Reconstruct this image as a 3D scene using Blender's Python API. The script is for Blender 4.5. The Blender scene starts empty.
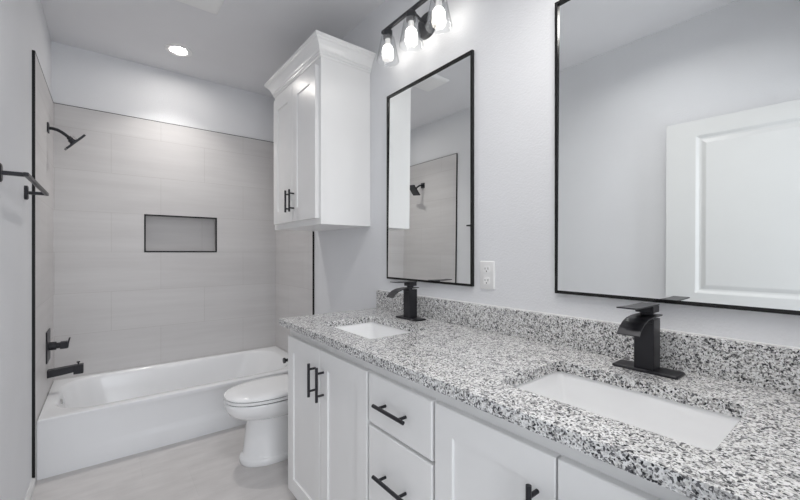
import bpy, bmesh, math
from mathutils import Vector, Matrix

# ------------------------------------------------------------------ camera, world, lights, exposure
SC = bpy.context.scene
COL = SC.collection
cam_d = bpy.data.cameras.new('camera'); cam = bpy.data.objects.new('camera', cam_d); COL.objects.link(cam)
cam.location = (0, 0, 1.1703)
cam.rotation_euler = (math.radians(90), 0, -math.radians(38.0023))
cam_d.sensor_width = 36; cam_d.lens = 36*375.99/800; cam_d.shift_y = 2.0/800
cam_d.clip_start = .02
SC.camera = cam
SC.view_settings.view_transform = 'Standard'; SC.view_settings.look = 'None'
SC.view_settings.gamma = 1; SC.view_settings.use_curve_mapping = False
SC.view_settings.exposure = 0.25

w = bpy.data.worlds.new('world'); SC.world = w; w.use_nodes = True
w.node_tree.nodes['Background'].inputs[0].default_value = (.86, .92, 1.0, 1)
w.node_tree.nodes['Background'].inputs[1].default_value = 0.3

HC_L = 2.585
def area(name, loc, rot, sx, sy, power, col=(1, 1, 1), spread=180):
    l = bpy.data.lights.new(name, 'AREA'); l.shape = 'RECTANGLE'; l.size = sx; l.size_y = sy
    l.energy = power; l.color = col; l.spread = math.radians(spread)
    o = bpy.data.objects.new(name, l); COL.objects.link(o); o.location = loc; o.rotation_euler = rot
    return o
# added panel behind the doorway, standing in for daylight of the next room
area('doorway_fill', (.15, -1.0, 1.35), (math.radians(90), 0, math.radians(0)), 1.1, 2.0, 26, (.92, .955, 1))
# added lamp standing in for an unseen second vanity fixture, set off the wall
area('second_vanity_fill', (.86, .33, 2.2), (math.radians(0), math.radians(-4), 0), .16, .40, 4.0, (1, .97, .93))
# added fill lamp at the ceiling, out of view, with no fixture of its own
area('unseen_ceiling_fill', (.42, .80, HC_L), (0, 0, 0), .14, .14, 4.3, (1, .98, .96), 150)
BULB = 11.0          # emission of the vanity bulbs
DOWN = 85.0          # emission of the recessed downlight

# ------------------------------------------------------------------ materials
def mat(name, col=(.8, .8, .8), rough=.5, metal=0, spec=.5, coat=0):
    m = bpy.data.materials.new(name); m.use_nodes = True
    b = m.node_tree.nodes['Principled BSDF']
    b.inputs['Base Color'].default_value = (*col, 1); b.inputs['Roughness'].default_value = rough
    b.inputs['Metallic'].default_value = metal; b.inputs['Specular IOR Level'].default_value = spec
    b.inputs['Coat Weight'].default_value = coat
    return m, m.node_tree, b
def N(t, typ, **kw):
    n = t.nodes.new(typ)
    for k, v in kw.items(): setattr(n, k, v)
    return n
def noise_bump(t, b, scale, strength, dist=.002, detail=3):
    tc = N(t, 'ShaderNodeTexCoord'); n = N(t, 'ShaderNodeTexNoise'); bp = N(t, 'ShaderNodeBump')
    n.inputs['Scale'].default_value = scale; n.inputs['Detail'].default_value = detail
    bp.inputs['Strength'].default_value = strength; bp.inputs['Distance'].default_value = dist
    t.links.new(tc.outputs['Object'], n.inputs['Vector']); t.links.new(n.outputs['Fac'], bp.inputs['Height'])
    t.links.new(bp.outputs['Normal'], b.inputs['Normal'])
def noise_color(t, b, scale, c0, c1, vec_scale=(1, 1, 1), detail=3):
    tc = N(t, 'ShaderNodeTexCoord'); mp = N(t, 'ShaderNodeMapping'); n = N(t, 'ShaderNodeTexNoise'); r = N(t, 'ShaderNodeValToRGB')
    mp.inputs['Scale'].default_value = vec_scale; n.inputs['Scale'].default_value = scale; n.inputs['Detail'].default_value = detail
    r.color_ramp.elements[0].position = .3; r.color_ramp.elements[1].position = .7
    r.color_ramp.elements[0].color = (*c0, 1); r.color_ramp.elements[1].color = (*c1, 1)
    t.links.new(tc.outputs['Object'], mp.inputs[0]); t.links.new(mp.outputs[0], n.inputs['Vector'])
    t.links.new(n.outputs['Fac'], r.inputs[0]); t.links.new(r.outputs[0], b.inputs['Base Color'])
    return r

def paint(name, col, bump=.42):
    m, t, b = mat(name, col, .62, 0, .3)
    c0 = tuple(c*.985 for c in col); c1 = tuple(min(1, c*1.015) for c in col)
    noise_color(t, b, 3, c0, c1)
    noise_bump(t, b, 150, bump, .003, 2)
    return m
M = {}
M['wall'] = paint('pale_grey_wall_paint', (.80, .81, .835))
M['ceil'] = paint('ceiling_paint', (.81, .812, .835), .25)
def lacquer(name, col, rough=.3):
    m, t, b = mat(name, col, rough, 0, .5)
    noise_color(t, b, 6, tuple(c*.985 for c in col), col)
    return m
M['cab'] = lacquer('white_cabinet_lacquer', (.90, .90, .90), .28)
M['door'] = lacquer('white_door_paint', (.70, .71, .71), .4)
M['trim'] = lacquer('white_trim_paint', (.78, .78, .78), .4)
M['porc'] = lacquer('white_porcelain', (.94, .945, .955), .10)
M['tub'] = lacquer('white_tub_enamel', (.86, .87, .89), .16)
M['plast'] = lacquer('white_plastic', (.93, .93, .93), .35)
M['vent'] = lacquer('vent_plastic', (.93, .93, .93), .5)
def black(name, col=(.012, .012, .013), rough=.35):
    m, t, b = mat(name, col, rough, .35, .5)
    noise_color(t, b, 20, col, tuple(c*1.4 for c in col))
    return m
M['black'] = black('matte_black_metal', (.019, .019, .023), .36)
M['edge'] = black('black_tile_edge', (.009, .009, .010), .5)
M['frame'] = black('black_mirror_frame', (.010, .010, .010), .25)
M['slot'] = black('dark_slot', (.02, .02, .02), .8)
M['gap_shade'] = black('dark_gap', (.05, .05, .05), .8)  # dark colour standing in for shade in the toilet seat gaps
M['bronze'] = black('dark_grey_fixture_metal', (.035, .036, .04), .4)
M['chrome'], _t, _b = mat('chrome', (.8, .8, .8), .12, 1); noise_bump(_t, _b, 60, .02)
M['mirror'], _t, _b = mat('mirror_glass', (.97, .98, .975), 0.0, 1)
_n = N(_t, 'ShaderNodeTexNoise'); _n.inputs['Scale'].default_value = 1
_r = N(_t, 'ShaderNodeValToRGB'); _r.color_ramp.elements[0].color = (.965, .98, .975, 1); _r.color_ramp.elements[1].color = (.97, .985, .98, 1)
_t.links.new(_n.outputs[0], _r.inputs[0]); _t.links.new(_r.outputs[0], _b.inputs['Base Color'])

def emis(name, col, s):
    m = bpy.data.materials.new(name); m.use_nodes = True; t = m.node_tree; t.nodes.clear()
    e = N(t, 'ShaderNodeEmission'); o = N(t, 'ShaderNodeOutputMaterial')
    e.inputs[0].default_value = (*col, 1); e.inputs[1].default_value = s
    t.links.new(e.outputs[0], o.inputs[0]); return m
M['bulb'] = emis('lit_frosted_bulb', (1, .955, .88), BULB)
M['down'] = emis('lit_downlight_lens', (1, .955, .90), DOWN)

def clear_glass():
    m = bpy.data.materials.new('thin_clear_glass'); m.use_nodes = True; t = m.node_tree; t.nodes.clear()
    o = N(t, 'ShaderNodeOutputMaterial'); mx = N(t, 'ShaderNodeMixShader'); tr = N(t, 'ShaderNodeBsdfTransparent')
    gl = N(t, 'ShaderNodeBsdfGlossy'); lw = N(t, 'ShaderNodeLayerWeight'); mr = N(t, 'ShaderNodeMapRange')
    tr.inputs[0].default_value = (.965, .97, .975, 1); gl.inputs['Roughness'].default_value = .03
    lw.inputs['Blend'].default_value = .28
    mr.inputs['From Min'].default_value = 0; mr.inputs['From Max'].default_value = 1
    mr.inputs['To Min'].default_value = .03; mr.inputs['To Max'].default_value = .6
    tc_ = N(t, 'ShaderNodeValToRGB'); tc_.color_ramp.elements[0].position = .45; tc_.color_ramp.elements[0].color = (.975, .98, .985, 1); tc_.color_ramp.elements[1].color = (.64, .66, .68, 1)
    t.links.new(lw.outputs['Facing'], tc_.inputs[0]); t.links.new(tc_.outputs[0], tr.inputs[0])
    t.links.new(lw.outputs['Facing'], mr.inputs['Value']); t.links.new(mr.outputs[0], mx.inputs[0])
    t.links.new(tr.outputs[0], mx.inputs[1]); t.links.new(gl.outputs[0], mx.inputs[2]); t.links.new(mx.outputs[0], o.inputs[0])
    return m
M['glass'] = clear_glass()

def tile(name, axis, c0, c1, cw, dx, dz, bw, rh, mortar, streak, rough=.42, off=.5, grout=(.50, .49, .475), floor=False):
    m, t, b = mat(name, c0, rough, 0, .4)
    tc = N(t, 'ShaderNodeTexCoord'); sp = N(t, 'ShaderNodeSeparateXYZ'); cb = N(t, 'ShaderNodeCombineXYZ')
    ax = N(t, 'ShaderNodeMath', operation='SUBTRACT'); az = N(t, 'ShaderNodeMath', operation='SUBTRACT')
    ax.inputs[1].default_value = dx; az.inputs[1].default_value = dz
    t.links.new(tc.outputs['Object'], sp.inputs[0]); t.links.new(sp.outputs[axis], ax.inputs[0])
    t.links.new(sp.outputs['Y' if floor else 'Z'], az.inputs[0])
    t.links.new(ax.outputs[0], cb.inputs[0]); t.links.new(az.outputs[0], cb.inputs[1])
    br = N(t, 'ShaderNodeTexBrick'); br.offset = off; br.offset_frequency = 2
    br.inputs['Scale'].default_value = 1; br.inputs['Brick Width'].default_value = bw; br.inputs['Row Height'].default_value = rh
    br.inputs['Mortar Size'].default_value = mortar; br.inputs['Mortar Smooth'].default_value = .3; br.inputs['Bias'].default_value = 0
    br.inputs['Color1'].default_value = (*cw, 1); br.inputs['Color2'].default_value = (1, 1, 1, 1); br.inputs['Mortar'].default_value = (*grout, 1)
    t.links.new(cb.outputs[0], br.inputs['Vector'])
    mp = N(t, 'ShaderNodeMapping'); mp.inputs['Scale'].default_value = streak
    n = N(t, 'ShaderNodeTexNoise'); n.inputs['Scale'].default_value = 1; n.inputs['Detail'].default_value = 6; n.inputs['Roughness'].default_value = .6
    t.links.new(tc.outputs['Object'], mp.inputs[0]); t.links.new(mp.outputs[0], n.inputs['Vector'])
    r = N(t, 'ShaderNodeValToRGB'); r.color_ramp.elements[0].position = .35; r.color_ramp.elements[1].position = .65
    r.color_ramp.elements[0].color = (*c0, 1); r.color_ramp.elements[1].color = (*c1, 1)
    t.links.new(n.outputs['Fac'], r.inputs[0])
    mx = N(t, 'ShaderNodeMix', data_type='RGBA', blend_type='MULTIPLY'); mx.inputs[0].default_value = 1
    t.links.new(r.outputs[0], mx.inputs[6]); t.links.new(br.outputs['Color'], mx.inputs[7])
    t.links.new(mx.outputs[2], b.inputs['Base Color'])
    bp = N(t, 'ShaderNodeBump'); bp.inputs['Strength'].default_value = .4; bp.inputs['Distance'].default_value = .001; bp.invert = True
    t.links.new(br.outputs['Fac'], bp.inputs['Height']); t.links.new(bp.outputs[0], b.inputs['Normal'])
    return m
TC0, TC1 = (.622, .609, .612), (.672, .661, .664)
GR = (.84, .83, .82)
M['tile_x'] = tile('wall_tile_back', 'X', TC0, TC1, (.97, .97, .97), .333, 1.17, .609, .2855, .0016, (1.3, 1.3, 17), grout=GR)
M['tile_y'] = tile('wall_tile_side', 'Y', TC0, TC1, (.97, .97, .97), 3.433-.609, 1.17, .609, .2855, .0016, (1.3, 1.3, 17), grout=GR)
M['floor'] = tile('floor_tile', 'X', (.595, .575, .57), (.675, .655, .65), (.975, .975, .975), .35, 2.32, .609, .305, .0014, (5, 14, 5), .38, .33, grout=(.93, .93, .93), floor=True)

def granite():
    m, t, b = mat('speckled_granite', (.7, .7, .7), .2, 0, .5)
    tc = N(t, 'ShaderNodeTexCoord')
    wn = N(t, 'ShaderNodeTexNoise'); wn.inputs['Scale'].default_value = 90; wn.inputs['Detail'].default_value = 3
    vm = N(t, 'ShaderNodeVectorMath', operation='MULTIPLY_ADD'); vm.inputs[1].default_value = (.009, .009, .009)
    t.links.new(tc.outputs['Object'], wn.inputs['Vector']); t.links.new(wn.outputs['Color'], vm.inputs[0]); t.links.new(tc.outputs['Object'], vm.inputs[2])
    def vor(scale, stops):
        v = N(t, 'ShaderNodeTexVoronoi'); v.inputs['Scale'].default_value = scale
        t.links.new(vm.outputs[0], v.inputs['Vector'])
        s = N(t, 'ShaderNodeSeparateXYZ'); t.links.new(v.outputs['Color'], s.inputs[0])
        r = N(t, 'ShaderNodeValToRGB'); cr = r.color_ramp; cr.interpolation = 'CONSTANT'
        while len(cr.elements) > 1: cr.elements.remove(cr.elements[-1])
        cr.elements[0].position = 0; cr.elements[0].color = (*stops[0][1], 1)
        for p, c in stops[1:]:
            e = cr.elements.new(p); e.color = (*c, 1)
        t.links.new(s.outputs[0], r.inputs[0]); return r
    a = vor(260, [(0, (.025, .025, .03)), (.08, (.15, .15, .16)), (.17, (.38, .375, .37)), (.30, (.68, .68, .68)), (.50, (.87, .87, .875)), (.86, (.76, .755, .74))])
    c = vor(420, [(0, (.08, .08, .09)), (.07, (.5, .5, .5)), (.17, (1, 1, 1))])
    mx = N(t, 'ShaderNodeMix', data_type='RGBA', blend_type='MULTIPLY'); mx.inputs[0].default_value = .9
    t.links.new(a.outputs[0], mx.inputs[6]); t.links.new(c.outputs[0], mx.inputs[7])
    # dark clusters
    n = N(t, 'ShaderNodeTexNoise'); n.inputs['Scale'].default_value = 55; n.inputs['Detail'].default_value = 4; n.inputs['Roughness'].default_value = .7
    t.links.new(tc.outputs['Object'], n.inputs['Vector'])
    r = N(t, 'ShaderNodeValToRGB'); r.color_ramp.elements[0].position = .36; r.color_ramp.elements[1].position = .46
    r.color_ramp.elements[0].color = (.32, .32, .34, 1); r.color_ramp.elements[1].color = (1, 1, 1, 1)
    t.links.new(n.outputs['Fac'], r.inputs[0])
    m2 = N(t, 'ShaderNodeMix', data_type='RGBA', blend_type='MULTIPLY'); m2.inputs[0].default_value = .75
    t.links.new(mx.outputs[2], m2.inputs[6]); t.links.new(r.outputs[0], m2.inputs[7])
    t.links.new(m2.outputs[2], b.inputs['Base Color'])
    return m
M['granite'] = granite()

# ------------------------------------------------------------------ mesh helpers
def box(bm, x0, x1, y0, y1, z0, z1):
    v = [bm.verts.new((x, y, z)) for x in (x0, x1) for y in (y0, y1) for z in (z0, z1)]
    for f in ((0, 1, 3, 2), (4, 6, 7, 5), (0, 4, 5, 1), (2, 3, 7, 6), (0, 2, 6, 4), (1, 5, 7, 3)):
        bm.faces.new([v[i] for i in f])
def loft(bm, loops, cap0=True, cap1=True, close=True):
    rings = [[bm.verts.new(p) for p in lp] for lp in loops]
    n = len(rings[0])
    for a, b in zip(rings, rings[1:]):
        for i in range(n if close else n-1):
            bm.faces.new((a[i], a[(i+1) % n], b[(i+1) % n], b[i]))
    if cap0: bm.faces.new(list(reversed(rings[0])))
    if cap1: bm.faces.new(rings[-1])
    return rings
def frame_of(d):
    d = Vector(d).normalized(); u = d.orthogonal().normalized(); return u, d.cross(u)
def tube(bm, pts, rad, n=16, cap=True):
    pts = [Vector(p) for p in pts]; loops = []
    u = None
    for i, p in enumerate(pts):
        d = (pts[min(i+1, len(pts)-1)]-pts[max(i-1, 0)]).normalized()
        if u is None: u, v = frame_of(d)
        else:
            u = (u - d*u.dot(d)).normalized(); v = d.cross(u)
        r = rad[i] if isinstance(rad, (list, tuple)) else rad
        loops.append([p+u*math.cos(2*math.pi*k/n)*r+v*math.sin(2*math.pi*k/n)*r for k in range(n)])
    loft(bm, loops, cap, cap)
def lathe(bm, prof, c, n=40, cap0=False, cap1=False):   # prof: (r, z)
    loft(bm, [[(c[0]+r*math.cos(2*math.pi*k/n), c[1]+r*math.sin(2*math.pi*k/n), c[2]+z) for k in range(n)] for r, z in prof], cap0, cap1)
def rrect(cx, cy, hx, hy, r, z, k=8):
    r = min(r, hx-.0005, hy-.0005); out = []
    for sx, sy, a0 in ((1, 1, 0), (-1, 1, 90), (-1, -1, 180), (1, -1, 270)):
        for i in range(k+1):
            a = math.radians(a0+90*i/k)
            out.append((cx+sx*(hx-r)+r*math.cos(a), cy+sy*(hy-r)+r*math.sin(a), z))
    return out
def obj(name, bm, m, parent=None, bevel=0, smooth=False, seg=2, loc=None):
    bmesh.ops.recalc_face_normals(bm, faces=bm.faces)
    me = bpy.data.meshes.new(name); bm.to_mesh(me); bm.free()
    me.materials.append(M[m] if isinstance(m, str) else m)
    o = bpy.data.objects.new(name, me); COL.objects.link(o)
    if smooth:
        for p in me.polygons: p.use_smooth = True
        me.set_sharp_from_angle(angle=math.radians(38))
    if bevel:
        b = o.modifiers.new('bevel', 'BEVEL'); b.width = bevel; b.segments = seg; b.limit_method = 'ANGLE'; b.angle_limit = math.radians(40)
    if parent is not None:
        o.parent = parent; o.matrix_parent_inverse = Matrix.Translation(-parent.location) if parent.rotation_euler.z == 0 else Matrix.Identity(4)
    return o
def NB(): return bmesh.new()
def boxo(name, c, m, parent=None, bevel=0, seg=2):
    bm = NB(); box(bm, *c); return obj(name, bm, m, parent, bevel, seg=seg)
def thing(name, label, cat, loc=(0, 0, 0), group=None):
    o = bpy.data.objects.new(name, None); COL.objects.link(o); o.location = loc; o.empty_display_size = .05
    o['label'] = label; o['category'] = cat
    if group: o['group'] = group
    return o
def tag(o, label, cat, group=None):
    o['label'] = label; o['category'] = cat
    if group: o['group'] = group
    return o
def struct(o, label=None):
    o['kind'] = 'structure'
    if label: o['label'] = label
    return o

# ------------------------------------------------------------------ the room
XL, XR = -.292, 1.243          # painted wall faces
TL, TR = -.281, 1.231          # tile faces
YT, YTL, YB = 2.652, 2.612, 3.433          # tile starts, tile face of the back wall
HC = 2.593                     # ceiling
TT = 2.174                     # tile top
YF = -.03                      # wall the doorway is in
fl = struct(boxo('floor', (XL-.12, XR+.12, -1.4, YB+.15, -.1, 0), 'floor'), 'pale greige large format tile floor')
struct(boxo('ceiling', (XL-.12, XR+.12, YF-.12, YB+.15, HC, HC+.1), 'ceil'), 'flat grey painted ceiling')
wl = struct(boxo('wall_left', (XL-.12, XL, YF-.12, YB+.15, 0, HC), 'wall'), 'pale grey painted left wall')
wr = struct(boxo('wall_right', (XR, XR+.12, YF-.12, YB+.15, 0, HC), 'wall'), 'pale grey textured wall behind the vanity')
# front wall with the doorway opening
bm = NB(); box(bm, .50, XR, YF-.12, YF, 0, HC); box(bm, XL, .50, YF-.12, YF, 1.99, HC)
struct(obj('wall_front', bm, 'wall'), 'painted wall around the doorway')
# back wall with niche opening
NX0, NX1, NZ0, NZ1 = .229, .729, 1.171, 1.454
bm = NB(); yb0, yb1 = YB+.012, YB+.15
box(bm, XL, NX0-.01, yb0, yb1, 0, HC); box(bm, NX1+.01, XR, yb0, yb1, 0, HC)
box(bm, NX0-.01, NX1+.01, yb0, yb1, 0, NZ0-.01); box(bm, NX0-.01, NX1+.01, yb0, yb1, NZ1+.01, HC)
box(bm, NX0-.01, NX1+.01, YB+.11, yb1, NZ0-.01, NZ1+.01)
wb = struct(obj('wall_back', bm, 'wall'), 'back wall above the tub, tiled below a thin black line')
bm = NB()
box(bm, TL, NX0, YB, yb0, .29, TT); box(bm, NX1, TR, YB, yb0, .29, TT)
box(bm, NX0, NX1, YB, yb0, .29, NZ0); box(bm, NX0, NX1, YB, yb0, NZ1, TT)
obj('wall_tile', bm, 'tile_x', wb)
bm = NB()   # niche lining
box(bm, NX0-.01, NX0, yb0, YB+.10, NZ0-.01, NZ1+.01); box(bm, NX1, NX1+.01, yb0, YB+.10, NZ0-.01, NZ1+.01)
box(bm, NX0, NX1, yb0, YB+.10, NZ0-.01, NZ0); box(bm, NX0, NX1, yb0, YB+.10, NZ1, NZ1+.01)
box(bm, NX0-.01, NX1+.01, YB+.10, YB+.11, NZ0-.01, NZ1+.01)
ni = obj('niche', bm, 'tile_x', wb)
bm = NB(); e = .0105
box(bm, NX0-e*.3, NX0+e*.7, YB-.002, YB+.012, NZ0-e*.3, NZ1+e*.3); box(bm, NX1-e*.7, NX1+e*.3, YB-.002, YB+.012, NZ0-e*.3, NZ1+e*.3)
box(bm, NX0+e*.7, NX1-e*.7, YB-.002, YB+.012, NZ0-e*.3, NZ0+e*.7); box(bm, NX0+e*.7, NX1-e*.7, YB-.002, YB+.012, NZ1-e*.7, NZ1+e*.3)
obj('niche_frame', bm, 'edge', ni)
tl = boxo('wall_tile', (XL, TL, YTL, yb0, 0, TT), 'tile_y', wl)
tr = boxo('wall_tile', (TR, XR, YT, yb0, 0, TT), 'tile_y', wr)
# black metal tile edging
bm = NB(); box(bm, XL, TL+.001, YTL-.008, YTL, .042, TT+.004)
struct(obj('trim_1', bm, 'edge', bevel=.0015), 'black metal tile edge running up the left wall')
bm = NB(); box(bm, TR-.001, XR, YT-.008, YT, 0, TT+.004)
struct(obj('trim_2', bm, 'edge', bevel=.0015), 'black metal tile edge on the vanity wall')
bm = NB(); box(bm, XL, TL+.001, YTL, YB, TT, TT+.004); box(bm, TR-.001, XR, YT, YB, TT, TT+.004); box(bm, XL, XR, YB-.001, yb0, TT, TT+.004)
struct(obj('trim_3', bm, 'edge'), 'thin black metal edge along the top of the tile')
# baseboards
def baseboard(name, x0, x1, y0, y1, side):
    bm = NB(); h, t = .045, .012
    prof = [(0, 0), (t, 0), (t, h-.02), (t*.6, h-.006), (t*.35, h), (0, h)]
    s = 1 if side == 'L' else -1; xw = x0
    loft(bm, [[(xw+s*a, y, b) for a, b in prof] for y in (y0, y1)])
    return struct(obj(name, bm, 'trim'), 'white baseboard')
baseboard('baseboard_left', XL, 0, .1, YTL, 'L')
baseboard('baseboard_right', XR, 0, 1.76, YT-.008, 'R')

# open door lying against the left wall (seen in the right mirror)
def room_door():
    W_, H_, T_ = .72, 1.95, .035
    # local frame: u along the leaf from hinge, face towards +x
    bm = NB(); st = .115; sf = .14; top = .088
    def rect(u0, u1, z0, z1, d): return [(d, u0, z0), (d, u1, z0), (d, u1, z1), (d, u0, z1)]
    box(bm, -T_, -.012, 0, W_, .01, H_)
    panels = [(st, W_-sf, .955, H_-top), (st, W_-sf, .22, .79)]
    box(bm, -.012, 0, 0, st, .01, H_); box(bm, -.012, 0, W_-sf, W_, .01, H_)
    box(bm, -.012, 0, st, W_-sf, H_-top, H_); box(bm, -.012, 0, st, W_-sf, .79, .955); box(bm, -.012, 0, st, W_-sf, .01, .22)
    for u0, u1, z0, z1 in panels:
        def R(i, d): return rect(u0+i, u1-i, z0+i, z1-i, d)
        loft(bm, [R(0, 0), R(.006, -.003), R(.016, -.010), R(.026, -.0115), R(.030, -.010), R(.045, -.004), R(.05, -.003)], False, True)
    return bm
d = obj('door_1', room_door(), 'door'); struct(d, 'white panel door standing open against the left wall')
d.location = (-.254, .082, 0); d.rotation_euler.z = -math.atan2(.049, .71)
bm = NB()
lathe(bm, [(.0005, .062), (.016, .061), (.026, .052), (.029, .042), (.024, .032), (.012, .026), (.010, .010), (.028, .008), (.030, 0)], (0, 0, 0), 28, True, True)
bmesh.ops.rotate(bm, verts=bm.verts, cent=(0, 0, 0), matrix=Matrix.Rotation(math.radians(90), 3, 'Y'))
bmesh.ops.translate(bm, verts=bm.verts, vec=(0, .66, .79))
kn = obj('door_knob', bm, 'black', None, smooth=True); kn.parent = d

# ------------------------------------------------------------------ bathtub
tub = thing('bathtub', 'white alcove bathtub with a plain apron between the tiled walls', 'bathtub', (.475, 3.05, 0))
RZ = .307
x0, x1, y0, y1 = TL+.001, TR-.001, YT+.008, YB-.001
cx, cy, hx, hy = (x0+x1)/2, (y0+y1)/2, (x1-x0)/2, (y1-y0)/2
def q(l, r_, f, b, rad, z):     # inset loop from left, right, front, back
    return rrect((x0+l+x1-r_)/2, (y0+f+y1-b)/2, (x1-x0-l-r_)/2, (y1-y0-f-b)/2, rad, z, 10)
bm = NB()
loft(bm, [q(0, 0, 0, 0, .004, RZ-.02), q(0, 0, 0, 0, .004, RZ-.006), q(.003, .003, .004, .003, .005, RZ-.001), q(.008, .008, .010, .006, .01, RZ),
          q(.040, .075, .066, .035, .20, RZ-.001), q(.048, .085, .074, .041, .20, RZ-.004), q(.055, .095, .080, .046, .20, RZ-.012), q(.062, .11, .088, .052, .20, RZ-.03),
          q(.078, .16, .105, .070, .20, .20), q(.098, .22, .125, .090, .20, .10), q(.115, .25, .14, .11, .18, .065), q(.15, .29, .17, .14, .16, .048), q(.20, .34, .21, .18, .13, .044)], False, True)
obj('basin', bm, 'tub', tub, smooth=True)
bm = NB()
nx = 48; prof = [(0, 0, 0), (.03, 0, 0), (.085, .0, 0), (.10, .004, .3), (.115, .012, .9), (.13, .016, 1), (.20, .014, 1), (.25, .009, 1), (.275, .004, 1), (.283, .001, 0), (RZ-.0195, 0, 0)]
grid = []
for z, off, k in prof:
    row = []
    for i in range(nx+1):
        f = i/nx; s = min(1, max(0, (f-.06)/.55)); s = s*s*(3-2*s)
        row.append(bm.verts.new((x0+(x1-x0)*f, y0+.002+off*1.3*s*(1 if k else 0), z)))
    grid.append(row)
for a, b in zip(grid, grid[1:]):
    for i in range(nx): bm.faces.new((a[i], a[i+1], b[i+1], b[i]))
back = [[bm.verts.new((g[i].co.x, y0+.05, g[i].co.z)) for i in (0, nx)] for g in (grid[0], grid[-1])]
for g, bk in ((grid[0], back[0]), (grid[-1], back[1])): bm.faces.new(list(g)+[bk[1], bk[0]])
obj('apron', bm, 'tub', tub, smooth=True)
bm = NB(); lathe(bm, [(.0005, .012), (.012, .012), (.024, .009), (.030, .003), (.031, 0)], (0, 0, 0), 28, True, True)
bmesh.ops.rotate(bm, verts=bm.verts, cent=(0, 0, 0), matrix=Matrix.Rotation(math.radians(86), 3, 'Y'))
bmesh.ops.translate(bm, verts=bm.verts, vec=(x0+.066, 3.06, .250))
ov = obj('overflow_plate', bm, 'chrome', tub, smooth=True); ov['label'] = 'round chrome overflow plate'
bm = NB(); lathe(bm, [(.0005, .006), (.020, .006), (.030, .003), (.032, 0)], (x0+.30, 3.05, .0445), 28, True, True)
obj('drain', bm, 'chrome', tub, smooth=True)

# shower head
sy = 3.11; S = thing('shower_fixture', 'black square shower head on a short arm high on the left tile', 'shower head', (TL, sy, 1.913))
bm = NB(); box(bm, TL, TL+.008, sy-.028, sy+.028, 1.895, 1.951); obj('wall_flange', bm, 'black', S, .002)
bm = NB(); tube(bm, [(TL, sy, 1.923), (TL+.025, sy, 1.923), (TL+.045, sy, 1.919), (TL+.066, sy, 1.908), (TL+.086, sy, 1.893), (TL+.104, sy, 1.877)], .0095)
obj('shower_arm', bm, 'black', S, smooth=True)
bm = NB(); nrm = Vector((.74, .17, -.65)).normalized(); c0 = Vector((TL+.096, sy, 1.884))
tube(bm, [c0, c0+nrm*.012, c0+nrm*.0125, c0+nrm*.026, c0+nrm*.0265, c0+nrm*.036], [.014, .014, .021, .021, .024, .024], 20)
obj('swivel_joint', bm, 'black', S, smooth=True)
bm = NB(); t1 = (Vector((.66, 0, .75)) - nrm*Vector((.66, 0, .75)).dot(nrm)).normalized(); t2 = nrm.cross(t1)
pc = c0+nrm*.040
loft(bm, [[pc+nrm*k+t1*a+t2*b for a, b in ((-.066, -.066), (.066, -.066), (.066, .066), (-.066, .066))] for k in (-.006, .006)])
obj('spray_plate', bm, 'black', S, .002)

# shower valve
V = thing('shower_valve', 'black shower valve with a square plate and lever above the tub spout', 'shower valve', (TL, sy, .60))
bm = NB(); box(bm, TL, TL+.007, sy-.08, sy+.08, .508, .695); obj('wall_plate', bm, 'black', V, .002)
bm = NB(); tube(bm, [(TL+.006, sy, .597), (TL+.04, sy, .597), (TL+.042, sy, .597), (TL+.062, sy, .597)], [.025, .025, .018, .018], 24); obj('valve_stem', bm, 'black', V, smooth=True)
bm = NB(); box(bm, TL+.058, TL+.092, sy-.020, sy+.020, .576, .618); hd = obj('lever_hub', bm, 'black', V, .002)
bm = NB(); loft(bm, [[(TL+.088+a+o_, sy+s, z) for a, s in ((0, -.018), (.008, -.018), (.008, .018), (0, .018))] for o_, z in ((0, .578), (.002, .60), (.010, .637))])
obj('lever', bm, 'black', hd, .001)
# tub spout
P = thing('tub_spout', 'black square tub spout with a diverter knob over the bathtub rim', 'tub spout', (TL, sy, .43))
bm = NB()
loft(bm, [[(x, sy-hw, za), (x, sy+hw, za), (x, sy+hw, zb), (x, sy-hw, zb)] for x, hw, za, zb in ((TL, .026, .410, .453), (TL+.06, .024, .415, .458), (TL+.125, .022, .423, .463))])
obj('spout_body', bm, 'black', P, .002)
bm = NB(); box(bm, TL+.120, TL+.168, sy-.023, sy+.023, .408, .464); obj('spout_tip', bm, 'black', P, .003)
bm = NB(); lathe(bm, [(.004, 0), (.004, .012), (.009, .013), (.009, .019), (.0005, .0195)], (TL+.143, sy, .463), 16, True, True); obj('diverter_knob', bm, 'black', P, smooth=True)

# towel bar
T = thing('towel_bar', 'black towel bar on the left wall in front of the shower', 'towel bar', (XL, 2.14, 1.44))
for yy in (1.84, 2.392):
    bm = NB(); lo = []
    for dx_, s in ((0, 1), (.010, 1), (.013, .85)):
        lo.append([(XL+dx_, yy+(a-0)*s, 1.44+b*s) for a, b, _ in rrect(0, 0, .018, .032, .016, 0, 6)])
    loft(bm, lo); fo = obj('wall_flange', bm, 'black', T, smooth=True)
    bm = NB(); box(bm, XL+.010, XL+.078, yy-.007, yy+.007, 1.433, 1.447); obj('post', bm, 'black', T, .002)
bm = NB(); box(bm, XL+.066, XL+.080, 1.822, 2.410, 1.4335, 1.4465); obj('bar', bm, 'black', T, .002)

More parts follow.
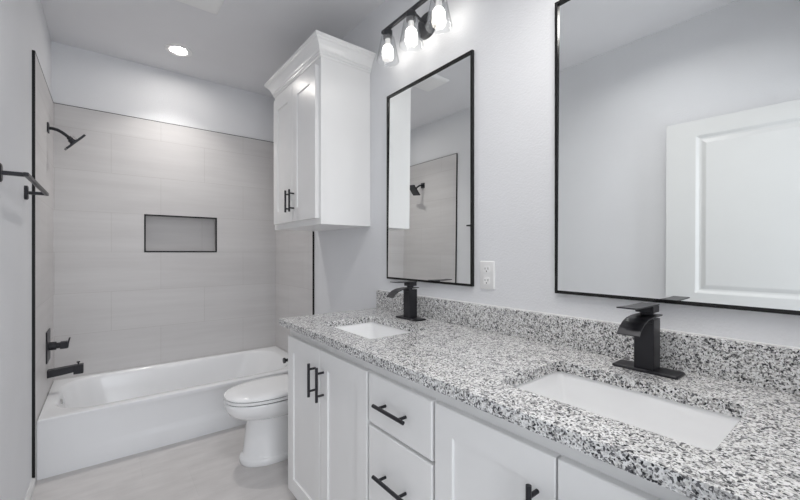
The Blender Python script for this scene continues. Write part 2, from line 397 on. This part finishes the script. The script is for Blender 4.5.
# ------------------------------------------------------------------ toilet
ty = 2.184
TO = thing('toilet', 'white elongated toilet between the vanity and the bathtub', 'toilet', (.9, ty, 0))
def egg(xf_, xb, hw, z, n=48, fx=.56, pw=2.25):
    # egg outline, front at xf_ (small x), widest at fx of the length
    out = []; xm = xf_+(xb-xf_)*fx
    for k in range(n):
        a = 2*math.pi*k/n; c, s = math.cos(a), math.sin(a)
        cc = math.copysign(abs(c)**(2/pw), c); ss = math.copysign(abs(s)**(2/pw), s)
        L_ = (xb-xm) if c > 0 else (xm-xf_)
        if c > 0: cc = math.copysign(abs(c)**(2/3.6), c)
        out.append((xm+L_*cc, ty+(hw*.94 if z > .25 else hw)*ss, z))
    return out
bm = NB()
secs = [(.586, 1.13, .120, 0, .35), (.583, 1.135, .123, .004, .35), (.583, 1.135, .123, .026, .35), (.588, 1.13, .119, .034, .35), (.596, 1.12, .113, .038, .36), (.602, 1.12, .110, .05, .37), (.612, 1.10, .104, .15, .40), (.622, 1.09, .100, .235, .42),
        (.618, 1.09, .102, .243, .44), (.590, 1.08, .125, .252, .46), (.553, 1.06, .150, .266, .48), (.526, 1.04, .168, .286, .5), (.511, 1.03, .175, .310, .5), (.506, 1.03, .178, .335, .5), (.506, 1.03, .178, .346, .5), (.510, 1.03, .176, .352, .5), (.53, 1.01, .15, .354, .5)]
loft(bm, [egg(a, b, c, z, fx=f) for a, b, c, z, f in secs])
obj('bowl', bm, 'porc', TO, smooth=True)
bm = NB(); loft(bm, [egg(.509, 1.0, .173, 0.3535, fx=.5), egg(.509, 1.0, .173, 0.3575, fx=.5)]); g_ = obj('seat_gap_shade', bm, 'gap_shade', TO, smooth=True)  # dark slab in the gap between bowl and seat, shade put into its colour
bm = NB(); loft(bm, [egg(.506, .99, .176, 0.3570, fx=.5), egg(.503, .99, .180, 0.3600, fx=.5), egg(.503, .99, .180, 0.3700, fx=.5), egg(.507, .99, .176, 0.3730, fx=.5)]); obj('seat', bm, 'porc', TO, smooth=True)
bm = NB(); loft(bm, [egg(.509, .99, .173, 0.3725, fx=.5), egg(.509, .99, .173, 0.3765, fx=.5)]); obj('lid_gap_shade', bm, 'gap_shade', TO, smooth=True)  # same for the gap between seat and lid: its shade as a dark slab
bm = NB(); loft(bm, [egg(.506, .99, .176, 0.3760, fx=.5), egg(.503, .99, .180, 0.3790, fx=.5), egg(.504, .99, .179, 0.3850, fx=.5), egg(.512, .985, .172, 0.3920, fx=.5), egg(.53, .975, .156, 0.3980, fx=.5), egg(.57, .95, .12, 0.4020, fx=.5), egg(.65, .9, .06, 0.4040, fx=.5)]); obj('lid', bm, 'porc', TO, smooth=True)
bm = NB()
loft(bm, [rrect(1.135, ty, .085, .19, .04, .375), rrect(1.135, ty, .095, .20, .04, .40), rrect(1.135, ty, .103, .21, .04, .67)]); box(bm, 1.0, 1.15, ty-.09, ty+.09, .30, .385)
obj('tank', bm, 'porc', TO, smooth=True)
bm = NB(); loft(bm, [rrect(1.132, ty, .106, .216, .042, .67), rrect(1.132, ty, .108, .219, .044, .675), rrect(1.132, ty, .108, .219, .044, .695), rrect(1.132, ty, .100, .211, .04, .703)]); obj('tank_lid', bm, 'porc', TO, smooth=True)
bm = NB(); tube(bm, [(1.035, ty-.15, .64), (1.02, ty-.15, .64)], .012); tube(bm, [(1.02, ty-.16, .64), (1.02, ty-.08, .632)], .006); obj('flush_lever', bm, 'black', TO, smooth=True)

# ------------------------------------------------------------------ vanity
VX, VY0, VY1, ZC = .700, .02, 1.755, .85
vt = thing('vanity_cabinet', 'long white shaker vanity cabinet under the granite countertop', 'cabinet', ((VX+XR)/2, .89, 0))
bm = NB()
box(bm, VX, XR-.001, VY0, VY1, .045, .60)            # lower body
box(bm, VX, VX+.02, VY0, VY1, .60, ZC-.031)           # face frame
box(bm, VX+.02, XR-.001, VY1-.018, VY1, .60, ZC-.031); box(bm, VX+.02, XR-.001, VY0, VY0+.018, .60, ZC-.031)
obj('body', bm, 'cab', vt)
bm = NB(); box(bm, VX+.06, XR-.001, VY0+.001, VY1-.02, 0, .046); obj('toe_kick', bm, 'cab', vt)
def shaker(xf_, y0_, y1_, z0, z1, st=.062, th=.02, rec=.007, rail=None):
    rail = rail or st+.008; bm = NB()
    def R(i, j, x): return [(x, y0_+i, z0+j), (x, y1_-i, z0+j), (x, y1_-i, z1-j), (x, y0_+i, z1-j)]
    loft(bm, [R(0, 0, xf_+th), R(0, 0, xf_+.0015), R(.0015, .0015, xf_), R(st, rail, xf_), R(st+.0015, rail+.0015, xf_+rec)], True, True)
    return bm
def slab(xf_, y0_, y1_, z0, z1, th=.02):
    bm = NB()
    def R(i, x): return [(x, y0_+i, z0+i), (x, y1_-i, z0+i), (x, y1_-i, z1-i), (x, y0_+i, z1-i)]
    loft(bm, [R(0, xf_+th), R(0, xf_+.003), R(.003, xf_)], True, True); return bm
def pull(parent, xf_, y, z, L_=.135, vertical=True, r=.0058):
    bm = NB(); xo = xf_-.030
    a = (0, 0, L_/2) if vertical else (0, L_/2, 0); b = tuple(k*.66 for k in a)
    p = Vector((xo, y, z))
    tube(bm, [p-Vector(a), p+Vector(a)], r, 16)
    for s in (-1, 1): tube(bm, [p+Vector(b)*s, p+Vector(b)*s+Vector((.030, 0, 0))], r*.8, 12)
    return obj('handle', bm, 'black', parent, smooth=True)
DX = .680
for ya, yb, hy_ in ((1.399, 1.735, 1.437), (1.050, 1.394, 1.364), (.386, .722, .424), (.045, .381, .343)):
    dd = obj('door', shaker(DX, ya, yb, .05, .775), 'cab', vt); pull(dd, DX, hy_, .647)
for za, zb in ((.614, .775), (.345, .604), (.05, .335)):
    dd = obj('drawer', slab(DX, .734, 1.038, za, zb), 'cab', vt); pull(dd, DX, .893, (za+zb)/2, .15, False)

# countertop with two cut-outs
SINKS = [(.9075, 1.364), (.9075, .376)]
SHX, SHY = .1425, .210
def counter():
    bm = NB(); edges = []
    def lp(pts):
        vs = [bm.verts.new(p) for p in pts]
        for i in range(len(vs)): edges.append(bm.edges.new((vs[i], vs[(i+1) % len(vs)])))
    lp([(.654, -.03, ZC), (XR-.0005, -.03, ZC), (XR-.0005, 1.783, ZC), (.654, 1.783, ZC)])
    for sx_, sy_ in SINKS: lp(rrect(sx_, sy_, SHX, SHY, .016, ZC, 5))
    bmesh.ops.triangle_fill(bm, use_beauty=True, use_dissolve=False, edges=edges)
    r = bmesh.ops.extrude_face_region(bm, geom=bm.faces[:])
    bmesh.ops.translate(bm, verts=[v for v in r['geom'] if isinstance(v, bmesh.types.BMVert)], vec=(0, 0, -.03))
    return bm
ct = obj('countertop', counter(), 'granite', bevel=.0008)
tag(ct, 'speckled black and white granite countertop with two sink cut-outs', 'countertop')
bs = boxo('backsplash', (XR-.022, XR-.0005, -.03, 1.783, ZC+.0002, ZC+.10), 'granite', None, .0015)
tag(bs, 'low speckled granite backsplash strip along the wall behind both faucets', 'backsplash')
boxo('caulk_line', (XR-.006, XR-.0005, -.03, 1.783, ZC+.10, ZC+.103), 'plast', bs)

def sink(c, label):
    sx_, sy_ = c
    s = thing('undermount_sink', label, 'sink', (sx_, sy_, ZC-.17), 'undermount sinks in the countertop')
    bm = NB(); z = ZC-.0305
    def R(i, r, zz, dy=0): return rrect(sx_, sy_+dy, SHX+.004-i, SHY+.004-i*2.0, r, zz, 6)
    loft(bm, [R(-.02, .03, z-.012), R(-.02, .03, z), R(0, .016, z), R(.002, .016, z-.006), R(.010, .020, z-.06), R(.018, .024, z-.10), R(.030, .028, z-.118), R(.05, .03, z-.126), R(.10, .03, z-.130)], False, True)
    obj('basin', bm, 'porc', s, smooth=True)
    bm = NB(); lathe(bm, [(.0005, .003), (.016, .003), (.022, .0015), (.023, 0)], (sx_, sy_, z-.1298), 24, True, True); obj('drain', bm, 'chrome', s, smooth=True)
sink(SINKS[0], 'white rectangular undermount sink at the far end of the countertop')
sink(SINKS[1], 'white rectangular undermount sink nearest the camera, below the right mirror')

def faucet(fx, fy, label, reach=0, sheet=0):
    F = thing('faucet', label, 'faucet', (fx, fy, ZC), 'black waterfall faucets')
    z = ZC+.0002
    bm = NB(); loft(bm, [rrect(fx+.002, fy, .033, .078, .006, z), rrect(fx+.002, fy, .033, .078, .006, z+.005), rrect(fx+.002, fy, .031, .076, .005, z+.007)]); obj('base_plate', bm, 'black', F, smooth=True)
    bm = NB(); loft(bm, [rrect(fx, fy, .024, .024, .003, z+.005), rrect(fx, fy, .024, .024, .003, z+.142)]); obj('body', bm, 'black', F, smooth=True)
    # waterfall spout: a curved sheet that comes out over the basin and dips
    bm = NB(); pts = [(.034, .1475), (.0, .1475), (-.035, .1472), (-.062-sheet*.3, .1440), (-.085-sheet*.6, .1360), (-.103-sheet, .1235), (-.115-sheet, .110)]
    lo = []
    for i, (a, b) in enumerate(pts):
        hw = .026
        lo.append([(fx+a, fy-hw, z+b), (fx+a, fy+hw, z+b), (fx+a-.0015*(i > 2), fy+hw, z+b+.003), (fx+a-.0015*(i > 2), fy-hw, z+b+.003)])
    # finer sampling
    fine = []
    for A, B in zip(lo, lo[1:]):
        for k in range(4): fine.append([tuple(Vector(p).lerp(Vector(q_), k/4)) for p, q_ in zip(A, B)])
    fine.append(lo[-1]); loft(bm, fine); sp_ = obj('spout', bm, 'black', F, smooth=True)
    bm = NB(); box(bm, fx-.026, fx-.004, fy-.022, fy+.022, z+.132, z+.148); obj('spout_mouth', bm, 'black', sp_, .002)
    bm = NB(); tube(bm, [(fx, fy, z+.150), (fx, fy, z+.160)], .016, 24); box(bm, fx-.021, fx+.023, fy-.022, fy+.022, z+.158, z+.176)
    h_ = obj('handle', bm, 'black', F, .002)
    bm = NB()
    lo = []
    for a, b in ((.025, .1762), (-.02, .1762), (-.06, .1763), (-.095-reach*.5, .1770), (-.120-reach, .1785)):
        lo.append([(fx+a, fy-.022, z+b), (fx+a, fy+.022, z+b), (fx+a, fy+.022, z+b+.0035), (fx+a, fy-.022, z+b+.0035)])
    loft(bm, lo); obj('lever', bm, 'black', h_, .001)
faucet(1.150, 1.392, 'black waterfall faucet behind the far sink, under the left mirror', -.015, .006)
faucet(1.155, .391, 'black waterfall faucet behind the near sink, under the right mirror', .018, .008)

# toilet paper holder on the end of the vanity
H_ = thing('toilet_paper_holder', 'small black toilet paper holder on the end of the vanity beside the toilet', 'toilet paper holder', (.86, VY1, .62))
bm = NB(); box(bm, .835, .885, VY1-.001, VY1+.010, .590, .640); obj('wall_flange', bm, 'black', H_, .002)
bm = NB(); tube(bm, [(.86, VY1+.008, .615), (.86, VY1+.105, .615), (.86, VY1+.118, .615), (.85, VY1+.125, .615), (.72, VY1+.125, .615)], .0075, 14); obj('arm', bm, 'black', H_, smooth=True)
bm = NB(); tube(bm, [(.722, VY1+.125, .615), (.714, VY1+.125, .615)], .014, 18); obj('end_cap', bm, 'black', H_, smooth=True)

# ------------------------------------------------------------------ upper cabinet
UX, UY0, UY1, UZ0, UZ1 = .920, 1.876, 2.585, 1.323, 2.262
uc = thing('wall_cabinet', 'white two-door wall cabinet with crown moulding above the toilet', 'cabinet', ((UX+XR)/2, (UY0+UY1)/2, UZ0))
bm = NB(); box(bm, UX, XR-.001, UY0, UY1, UZ0, UZ1); obj('body', bm, 'cab', uc, .001)
for ya, yb, hy_ in ((1.905, 2.229, 2.200), (2.233, 2.552, 2.262)):
    dd = obj('door', shaker(UX-.02, ya, yb, 1.357, 2.197, .072), 'cab', uc); pull(dd, UX-.02, hy_, 1.482)
bm = NB()   # crown: profile swept round left, front, right with mitres
prof = [(.0, 2.235), (.004, 2.235), (.006, 2.245), (.010, 2.247), (.011, 2.258), (.016, 2.262), (.018, 2.272), (.026, 2.290), (.038, 2.305), (.048, 2.311), (.050, 2.318), (.054, 2.320), (.054, 2.334), (0, 2.334)]
path = lambda e_: [(XR-.001, UY0-e_), (UX-e_, UY0-e_), (UX-e_, UY1+e_), (XR-.001, UY1+e_)]
rows = [[bm.verts.new((x, y, z)) for x, y in path(e_)] for e_, z in prof]
for a, b in zip(rows, rows[1:]):
    for i in range(3): bm.faces.new((a[i], a[i+1], b[i+1], b[i]))
bm.faces.new([rows[-2][0], rows[-2][1], rows[-2][2], rows[-2][3]][::-1])
bmesh.ops.remove_doubles(bm, verts=bm.verts, dist=1e-5)
obj('crown_moulding', bm, 'cab', uc)

# ------------------------------------------------------------------ mirrors
def mirror(ya, yb, za, zb, label):
    m = thing('wall_mirror', label, 'mirror', (XR, (ya+yb)/2, za), 'black framed vanity mirrors')
    xg, xf_, fw = 1.2305, 1.228, .0105
    bm = NB()
    box(bm, xf_, XR-.0005, ya, ya+fw, za, zb); box(bm, xf_, XR-.0005, yb-fw, yb, za, zb)
    box(bm, xf_, XR-.0005, ya+fw, yb-fw, za, za+fw); box(bm, xf_, XR-.0005, ya+fw, yb-fw, zb-fw, zb)
    obj('frame', bm, 'frame', m, .001)
    bm = NB(); za_, zb_ = za+fw*.5, zb-fw*.5     # hangs with its foot a few millimetres forward
    loft(bm, [[(xg-.0012, y, za_), (xg+.0058, y, zb_), (XR-.001, y, zb_), (XR-.001, y, za_)] for y in (ya+fw*.5, yb-fw*.5)])
    obj('glass', bm, 'mirror', m)
mirror(1.073, 1.6935, 1.0225, 2.034, 'tall black framed mirror left of the outlet, above the far sink')
mirror(.07, .699, 1.0275, 2.0365, 'black framed mirror right of the outlet, cut by the picture edge')

# outlet
o_ = thing('wall_outlet', 'white duplex outlet on the wall between the two mirrors', 'outlet', (XR, 1.002, 1.075))
bm = NB(); lo = [[(x, a, b) for a, b, _ in rrect(1.002, 1.075, .037-i, .058-i, .004, 0, 4)] for x, i in ((XR, 0), (XR-.003, 0), (XR-.006, .003))]
loft(bm, lo); obj('cover_plate', bm, 'plast', o_, smooth=True)
for zc_ in (1.099, 1.051):
    bm = NB(); loft(bm, [[(x, a, b) for a, b, _ in rrect(1.002, zc_, .0165, .0145, .008, 0, 6)] for x in (XR-.005, XR-.0075)]); so = obj('socket', bm, 'plast', o_)
    bm = NB(); box(bm, XR-.0079, XR-.007, .9945-.0012, .9945+.0012, zc_-.001, zc_+.008); box(bm, XR-.0079, XR-.007, 1.0095-.0012, 1.0095+.0012, zc_-.001, zc_+.007)
    tube(bm, [(XR-.0079, 1.002, zc_-.008), (XR-.007, 1.002, zc_-.008)], .0028, 10); obj('slots', bm, 'slot', so)

# ------------------------------------------------------------------ vanity light
by = 1.367; bx = 1.135
L = thing('vanity_light', 'dark metal three-bulb vanity light with clear glass shades above the left mirror', 'light fixture', (XR, by, 2.28))
bm = NB(); lo = [[(x, a, b) for a, b, _ in rrect(by, 2.275, .058-i, .058-i, .05, 0, 8)] for x, i in ((XR, 0), (XR-.018, 0), (XR-.022, .004))]
loft(bm, lo); obj('back_plate', bm, 'bronze', L, smooth=True)
bm = NB(); tube(bm, [(XR-.02, by, 2.285), (XR-.05, by, 2.290), (XR-.08, by, 2.302), (bx, by, 2.312)], .007, 12); obj('arm', bm, 'bronze', L, smooth=True)
bm = NB(); box(bm, bx-.008, bx+.008, by-.235, by+.235, 2.304, 2.320); obj('cross_bar', bm, 'bronze', L, .002)
for s in (1, 0, -1):
    c = (bx, by+.187*s, 0)
    bm = NB(); lathe(bm, [(.0005, 2.304), (.020, 2.304), (.024, 2.300), (.024, 2.262), (.021, 2.258), (.0005, 2.258)], c, 28, True, True); so = obj('socket', bm, 'bronze', L, smooth=True)
    bm = NB(); lathe(bm, [(.024, 2.270), (.033, 2.268), (.0345, 2.262), (.0575, 2.149), (.0588, 2.1475), (.0585, 2.1455), (.0568, 2.1455), (.0560, 2.149), (.033, 2.260), (.032, 2.266), (.024, 2.268)], c, 48); obj('glass_shade', bm, 'glass', so, smooth=True)
    bm = NB(); lathe(bm, [(.0005, 2.259), (.0135, 2.259), (.0140, 2.236), (.015, 2.226), (.0005, 2.226)], c, 28, True, True); obj('bulb_base', bm, 'plast', so, smooth=True)
    bm = NB(); lathe(bm, [(.0005, 2.227), (.015, 2.226), (.0215, 2.219), (.0265, 2.209), (.028, 2.198), (.0265, 2.187), (.0215, 2.177), (.013, 2.171), (.0005, 2.169)], c, 32, True, True); obj('bulb', bm, 'bulb', so, smooth=True)

# recessed downlight
D = thing('recessed_light', 'round white recessed ceiling light over the bathtub', 'ceiling light', (.402, 3.05, HC))
bm = NB(); lathe(bm, [(.086, 0), (.084, -.004), (.066, -.007), (.058, -.006), (.050, -.001), (.050, .0), (.086, 0)], (.402, 3.05, HC), 48); obj('trim_ring', bm, 'vent', D, smooth=True)
bm = NB(); lathe(bm, [(.0005, -.0015), (.0505, -.0015), (.0505, -.0003), (.0005, -.0003)], (.402, 3.05, HC), 40, True, True); obj('lens', bm, 'down', D)

dl = bpy.data.lights.new('downlight_beam', 'AREA'); dl.shape = 'DISK'; dl.size = .09; dl.energy = 3.1; dl.color = (1, .97, .93); dl.spread = math.radians(104)
dlo = bpy.data.objects.new('downlight_beam', dl); COL.objects.link(dlo); dlo.location = (.402, 3.05, HC-.004)

# exhaust fan grille
X = thing('exhaust_fan', 'square white exhaust fan grille on the ceiling', 'vent', (.39, 2.31, HC))
bm = NB(); loft(bm, [rrect(.392, 2.308, .132, .132, .012, HC), rrect(.392, 2.308, .132, .132, .012, HC-.006), rrect(.392, 2.308, .115, .115, .012, HC-.018), rrect(.392, 2.308, .108, .108, .01, HC-.019)]); obj('grille', bm, 'vent', X, smooth=True)
